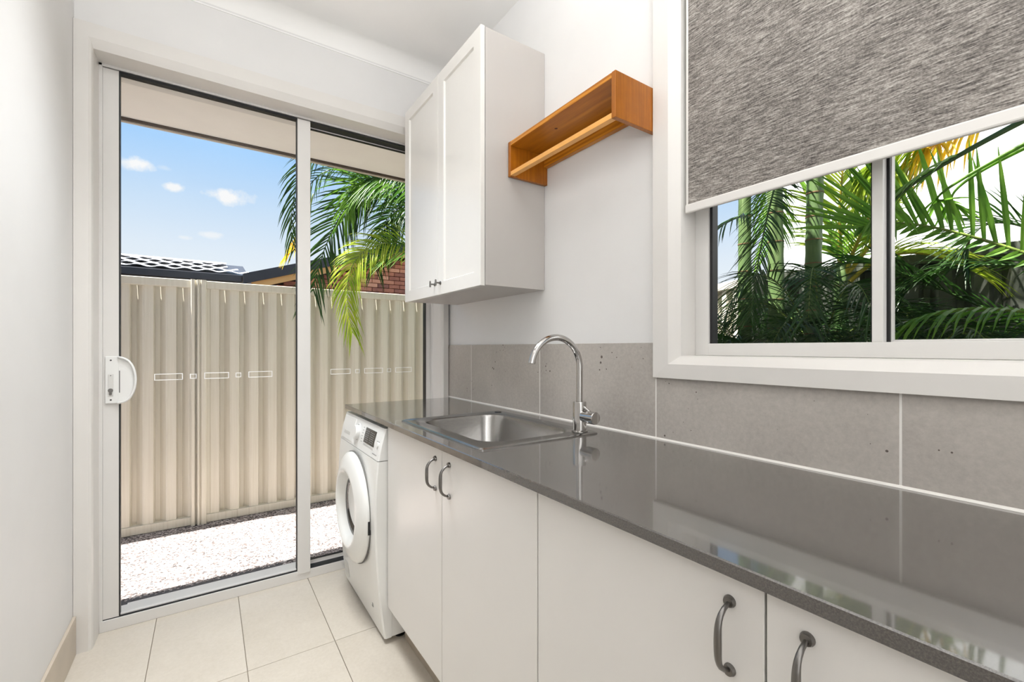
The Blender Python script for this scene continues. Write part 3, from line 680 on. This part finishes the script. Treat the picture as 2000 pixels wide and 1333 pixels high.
MB().box(5.1, 9, -8, 2.9, 6.0, 6.15).build('eave', SOFFIT, Wh)
adopt(Wh)
Sh = empty('low_shed', (6, 4.6, 0), 'grey low roofed shed beyond the fence corner, left edge of the window', 'shed')
MB().box(4.6, 8, 3.4, 7, GZ, 1.86).build('shed_wall', plain('shed_wall', srgb(150, 148, 142), .7), Sh)
MB().add([(4.4, 3.1, 1.84), (8.2, 3.1, 1.84), (8.2, 5, 2.25), (4.4, 5, 2.25), (4.4, 7, 1.84), (8.2, 7, 1.84)], [(0, 1, 2, 3), (3, 2, 5, 4)]).build('shed_roof', plain('shed_roof', srgb(130, 134, 136), .5), Sh)
adopt(Sh)

# ------------------------------------------------------------------ palms
def curve3(p, n):
    A, M, C = (Vector(q) for q in p); K = M*2-(A+C)*.5
    return [A*(1-t)**2+K*2*t*(1-t)+C*t*t for t in [i/(n-1) for i in range(n)]]
def leaflet(mb, base, d, length, width, droop, nrm, seg=4):
    d = d.normalized(); s = d.cross(nrm)
    if s.length < .05: s = d.cross(Vector((.3, .5, .8)))
    s.normalize(); rows = []; p = base.copy(); dd = d.copy()
    for i in range(seg+1):
        t = i/seg; w_ = width*(.35+1.3*t)*(1-t)**.6 if t < .35 else width*.83*(1-t)**.62
        if i == seg: w_ = width*.03
        c = nrm*(w_*.35); rows.append([p-s*w_*.5+c, p.copy(), p+s*w_*.5+c])
        dd = (dd+Vector((0, 0, -droop/seg*(1+t)))).normalized(); p = p+dd*(length/seg)
    mb.strip(rows)
def frond(root, pts, length, n, leaf, rach=None, width=.02, droop=.5, spread=62, sides=(1, -1), up=None, rr=.008, jitter=.12, single=False, start=.16, tipf=.35, lm=(1, 1), seg=4, label=None):
    rnd = random.Random(int(sum(abs(c)*1000 for q in pts for c in q)))
    cv = curve3(pts, 24); rach = rach or RACH
    fo = MB().tube(cv, [rr*(1-.8*i/23) for i in range(24)], 6).build('frond', rach, root, smooth=True)
    if label: fo['label'] = label
    allmb = MB()
    for k in range(n):
        t = start+(1-start)*(k+.5)/n; f = t*23; i = min(22, int(f)); p = cv[i].lerp(cv[i+1], f-i); tg = (cv[i+1]-cv[i]).normalized()
        un = Vector(up) if up else Vector((0, 0, 1)); sd = tg.cross(un)
        if sd.length < .2: sd = tg.cross(Vector((.6, .7, .1)))
        sd.normalize(); nr = sd.cross(tg).normalized()
        ang = math.radians(spread*(1-.6*t)+rnd.uniform(-6, 6)); ll = length*(tipf+(1-tipf)*sin(pi*min(1, .12+.88*(1-t)))**.6)*rnd.uniform(1-jitter, 1+jitter)
        for si, s in enumerate(sides):
            d = tg*cos(ang)+sd*s*sin(ang)+nr*.22+Vector((rnd.uniform(-.06, .06), rnd.uniform(-.06, .06), rnd.uniform(-.06, .06)))
            if single:
                one = MB(); leaflet(one, p, d, ll*lm[si], width*rnd.uniform(.85, 1.1), droop, nr, seg); one.build('leaflet', leaf, fo)
            else: leaflet(allmb, p, d, ll*lm[si], width*rnd.uniform(.8, 1.15), droop*rnd.uniform(.7, 1.3), nr, seg)
    if not single: tag(allmb.build('leaflets', leaf, fo), kind='stuff')
    return fo
def cane(root, x, y, r, z1, lean=(0, 0), rings=.11, name='trunk', r1=None):
    r1 = r1 or r*.8; n = int((z1-GZ)/rings); prof = []; pts = []; rs = []
    for k in range(n*2+1):
        t = k/(n*2); z = GZ+(z1-GZ)*t; pts.append((x+lean[0]*t, y+lean[1]*t, z)); rs.append((r+(r1-r)*t)*(1.05 if k % 2 == 0 else .98))
    tk = MB().tube(pts, rs, 14).build(name, CANE, root, smooth=True)
    mb = MB()
    for k in range(0, n*2+1, 2):
        p = Vector(pts[k]); mb.tube([p-Vector((0, 0, .0025)), p+Vector((0, 0, .0025))], rs[k]*1.04, 14)
    mb.build('leaf_scar', RING, tk); return tk
def burst(root, c, n, R, leaf, length=.3, seed=1, a0=0, a1=360, lift=.55, drop=.6, nl=24, width=.022, rach=None, rr=.007, droop=.6):
    rnd = random.Random(seed); c = Vector(c)
    for k in range(n):
        a = math.radians(a0+(a1-a0)*(k+rnd.random()*.7)/n); L_ = R*rnd.uniform(.75, 1.15); h = Vector((cos(a), sin(a), 0)); lf = lift*rnd.uniform(.4, 1.3)
        frond(root, [c, c+h*L_*.55+Vector((0, 0, L_*lf*.6)), c+h*L_+Vector((0, 0, L_*(lf*.5-drop*rnd.uniform(.5, 1.1))))], length, nl, leaf, rach, width, droop, rr=rr)

PG = 'palms growing between the house and the fences'
# palm A: beyond the sliding door on the right, its fronds hang over the path fence
A = empty('garden_palm', (2.05, 3.72, GZ), 'palm whose fronds hang over the cream fence outside the sliding door', 'palm', PG)
cane(A, 2.05, 3.72, .055, 2.15)
crown = (2.05, 3.72, 2.2)
frond(A, [crown, (1.15, 3.66, 2.50), (.683, 3.80, 1.632)], .40, 60, LEAFD, RACHD, .024, .35, 66, single=False, rr=.013, up=(.1, -1, .35))
frond(A, [crown, (.88, 3.70, 2.78), (.545, 3.90, 2.02)], .30, 46, LEAFD, RACHD, .020, .75, 60, rr=.010, up=(.1, -.8, .6))
frond(A, [(2.05, 3.72, 2.3), (.95, 3.95, 2.72), (.575, 3.95, 1.95)], .26, 34, LEAFD, RACHD, .018, .7, 55, rr=.009, up=(.1, -.8, .6))
frond(A, [(.70, 3.86, 2.42), (.63, 3.93, 2.13), (.535, 3.98, 1.93)], .20, 9, LEAFO, RACH, .028, .5, 35, rr=.005)
frond(A, [(2.0, 3.70, 1.98), (1.06, 3.56, 1.98), (.915, 3.52, 1.30)], .30, 56, LEAFY, RACH, .019, .75, 62, rr=.008, up=(.1, -1, .35), single=True, label='yellow-green frond drooping over the fence')
frond(A, [(2.0, 3.70, 2.00), (1.45, 3.58, 2.02), (1.02, 3.62, 1.86)], .34, 26, LEAFM, RACHD, .020, .10, 48, rr=.007, up=(.1, -1, .5))
frond(A, [(2.0, 3.72, 2.1), (1.46, 3.64, 2.37), (1.12, 3.70, 2.50)], .36, 34, LEAFM, RACHD, .022, .6, 60, rr=.008, up=(.1, -1, .4))
frond(A, [(2.0, 3.72, 2.25), (1.40, 3.74, 2.42), (1.17, 3.80, 1.86)], .34, 40, LEAFD, RACHD, .022, .5, 60, rr=.008, up=(.1, -1, .2))
frond(A, [(2.0, 3.72, 2.3), (1.50, 3.80, 2.40), (1.26, 3.85, 2.02)], .34, 36, LEAFD, RACHD, .022, .5, 60, rr=.008, up=(.1, -1, .2))
frond(A, [crown, (1.3, 3.62, 2.62), (.86, 3.60, 2.16)], .34, 44, LEAFM, RACHD, .020, .9, 60, rr=.009, up=(.1, -1, .35))
frond(A, [(2.0, 3.70, 2.3), (1.25, 3.60, 2.56), (.92, 3.66, 2.36)], .38, 44, LEAFM, RACHD, .022, .35, 62, rr=.009, up=(.1, -1, .35))
burst(A, crown, 5, 1.1, LEAFD, .36, 4, -60, 90)
adopt(A)
# window palms: canes
B1 = empty('garden_palm', (2.60, 1.40, GZ), 'leftmost green palm cane seen through the window', 'palm', PG)
cane(B1, 2.60, 1.40, .040, 2.75, (-.01, .0), .16)
frond(B1, [(2.515, 1.314, 1.93), (2.33, 1.38, 1.86), (2.05, 1.60, 1.62)], .28, 30, LEAFD, RACHD, .018, .9)
burst(B1, (2.6, 1.40, 2.75), 4, .8, LEAFM, .36, 11, lift=1.3, drop=-.2)
adopt(B1)
B2 = empty('garden_palm', (2.60, 1.21, GZ), 'green palm cane second from the left in the window, half behind a drooping frond', 'palm', PG)
cane(B2, 2.60, 1.21, .046, 2.4, (-.02, .02), .15)
frond(B2, [(2.55, 1.12, 2.30), (2.24, 1.09, 1.86), (2.14, 1.13, 1.33)], .20, 56, LEAFD, RACHD, .013, .45, 74)
frond(B2, [(2.72, 1.34, 2.27), (2.72, 1.30, 2.05), (2.62, 1.28, 1.72)], .26, 34, LEAFM, RACHD, .016, .6)
burst(B2, (2.58, 1.23, 2.4), 4, .8, LEAFM, .36, 12, lift=1.3, drop=-.2)
adopt(B2)
B3 = empty('garden_palm', (2.43, 1.00, GZ), 'pale green ringed palm cane standing in the middle of the left pane', 'palm', PG)
cane(B3, 2.425, 1.010, .026, 3.1, (.075, -.035), .115, r1=.042)
burst(B3, (2.5, .97, 3.1), 4, 1.1, LEAFD, .40, 13, lift=1.3, drop=-.1)
adopt(B3)
B4 = empty('garden_palm', (2.93, 1.04, GZ), 'yellow-stemmed palm with bright fronds right of the ringed cane', 'palm', PG)
cane(B4, 2.93, 1.04, .040, 1.66, (0, 0), .12)
for p, l, n_, m_ in (([(2.93, 1.03, 1.57), (2.90, .94, 1.79), (2.86, .82, 2.02)], .36, 30, LEAFM), ([(2.93, 1.03, 1.59), (2.86, 1.02, 1.9), (2.82, .98, 2.25)], .38, 34, LEAFY),
                     ([(2.93, 1.03, 1.59), (2.93, 1.10, 1.86), (2.90, 1.22, 2.12)], .28, 26, LEAFM), ([(2.93, 1.03, 1.57), (3.0, .86, 1.86), (3.02, .70, 2.2)], .36, 30, LEAFY),
                     ([(2.94, 1.02, 1.53), (3.0, .80, 1.68), (3.05, .55, 1.56)], .34, 30, LEAFY)):
    frond(B4, p, l, n_, m_, plain('yellow_stem', srgb(190, 168, 62), .45, var=.1), .024, .5, rr=.013)
adopt(B4)
# palm to the right, out of frame, whose fronds cross the right pane
B5 = empty('garden_palm', (2.75, -.25, GZ), 'palm whose big green fronds cross the right pane of the window', 'palm', PG)
cane(B5, 2.75, -.25, .05, 1.45)
frond(B5, [(2.75, -.20, 1.15), (2.515, .44, 1.625), (2.33, .76, 1.70)], .38, 24, LEAFM, RACH, .036, .05, 76, sides=(1, -1), up=(-1, -.3, .15), rr=.010, single=True, lm=(1, .22), start=.28, seg=4, label='large front frond with tall upright leaflets')
frond(B5, [(2.70, -.15, 2.25), (2.23, .42, 1.881), (2.17, .60, 1.72)], .20, 20, LEAFM, RACHD, .024, .7, 50, rr=.016, up=(0, .2, 1), start=.50, single=False)
frond(B5, [(2.72, -.15, 2.2), (2.45, .391, 1.885), (2.437, .521, 1.778)], .2, 4, LEAFM, LEAFM, .022, .1, 20, rr=.013, start=.85)
frond(B5, [(2.72, -.15, 2.12), (2.498, .37, 1.90), (2.495, .49, 1.762)], .2, 4, LEAFM, LEAFM, .022, .1, 20, rr=.013, start=.85)
frond(B5, [(2.75, -.20, 2.3), (2.827, .618, 2.20), (2.765, .80, 2.10)], .38, 44, LEAFY, RACH, .026, 1.6, 60, rr=.010, start=.45)
frond(B5, [(2.75, -.20, 2.5), (3.0, .50, 2.28), (2.95, .66, 2.20)], .30, 26, LEAFO, RACH, .028, 1.7, 60, rr=.009, start=.45)
frond(B5, [(2.60, -.10, 1.15), (2.26, .385, 1.325), (2.13, .60, 1.17)], .26, 34, LEAFM, RACH, .024, 1.0, 66, rr=.009, single=True, label='low bright frond at the bottom right of the window')
frond(B5, [(2.6, .0, 1.1), (2.372, .50, 1.262), (2.30, .74, 1.345)], .28, 34, LEAFD, RACH, .020, .6, rr=.008)
frond(B5, [(2.9, .0, 1.4), (2.825, .499, 1.552), (2.663, .72, 1.39)], .30, 34, LEAFD, RACHD, .020, .5, rr=.008)
frond(B5, [(2.9, .1, 1.1), (2.768, .60, 1.46), (2.61, .78, 1.58)], .30, 34, LEAFD, RACHD, .020, .3, rr=.008)
frond(B5, [(3.0, .0, 1.3), (2.92, .374, 1.72), (2.80, .52, 1.60)], .32, 26, LEAFD, RACHD, .020, .2, rr=.008)
adopt(B5)
# dense low clumps against the fence
for i, (x, y, z, seed, n_, R_, lab) in enumerate(((2.42, 1.42, .85, 21, 8, .5, 'dark leafy palm clump low behind the leftmost cane'), (2.62, 1.02, 1.12, 22, 15, .55, 'dark leafy palm clump low between the ringed cane and the fence'),
                                     (2.40, 1.22, 1.02, 25, 13, .50, 'dark leafy palm clump low between the left cane and the ringed cane'),
                                     (2.55, .62, .95, 23, 11, .55, 'dark leafy palm clump low behind the window mullion'), (2.80, .20, .85, 24, 9, .55, 'dark leafy palm clump low against the dark fence on the right'))):
    c = empty('young_palm', (x, y, GZ), lab, 'palm', PG)
    MB().tube([(x, y, GZ), (x, y, z)], [.03, .02], 8).build('stem', RACHD, c, smooth=True)
    burst(c, (x, y, z), n_, R_, LEAFD, .24, seed, lift=.95, drop=.3, nl=28, width=.014, rr=.005, droop=.5)
    adopt(c)
# made-up housings, out of view, for two of the added fill lamps
pl_ = empty('fill_uplighter', (.10, .85, 2.30), 'added long white suspended fill uplighter above the aisle', 'light')
MB().box(-.12, .32, .43, 1.27, 2.31, 2.352).build('housing', TRIM, pl_)
for yy in (.5, 1.2): MB().tube([(.10, yy, 2.352), (.10, yy, 2.78)], .002, 6).build('wire', CHROME, pl_)
adopt(pl_)
cl = empty('fill_panel', (.12, 1.72, 2.78), 'added flat white square fill panel on the ceiling above the aisle', 'light')  # made-up panel around the added overhead fill
MB().box(-.15, .39, 1.45, 1.99, 2.735, 2.78).build('housing', TRIM, cl)
adopt(cl)
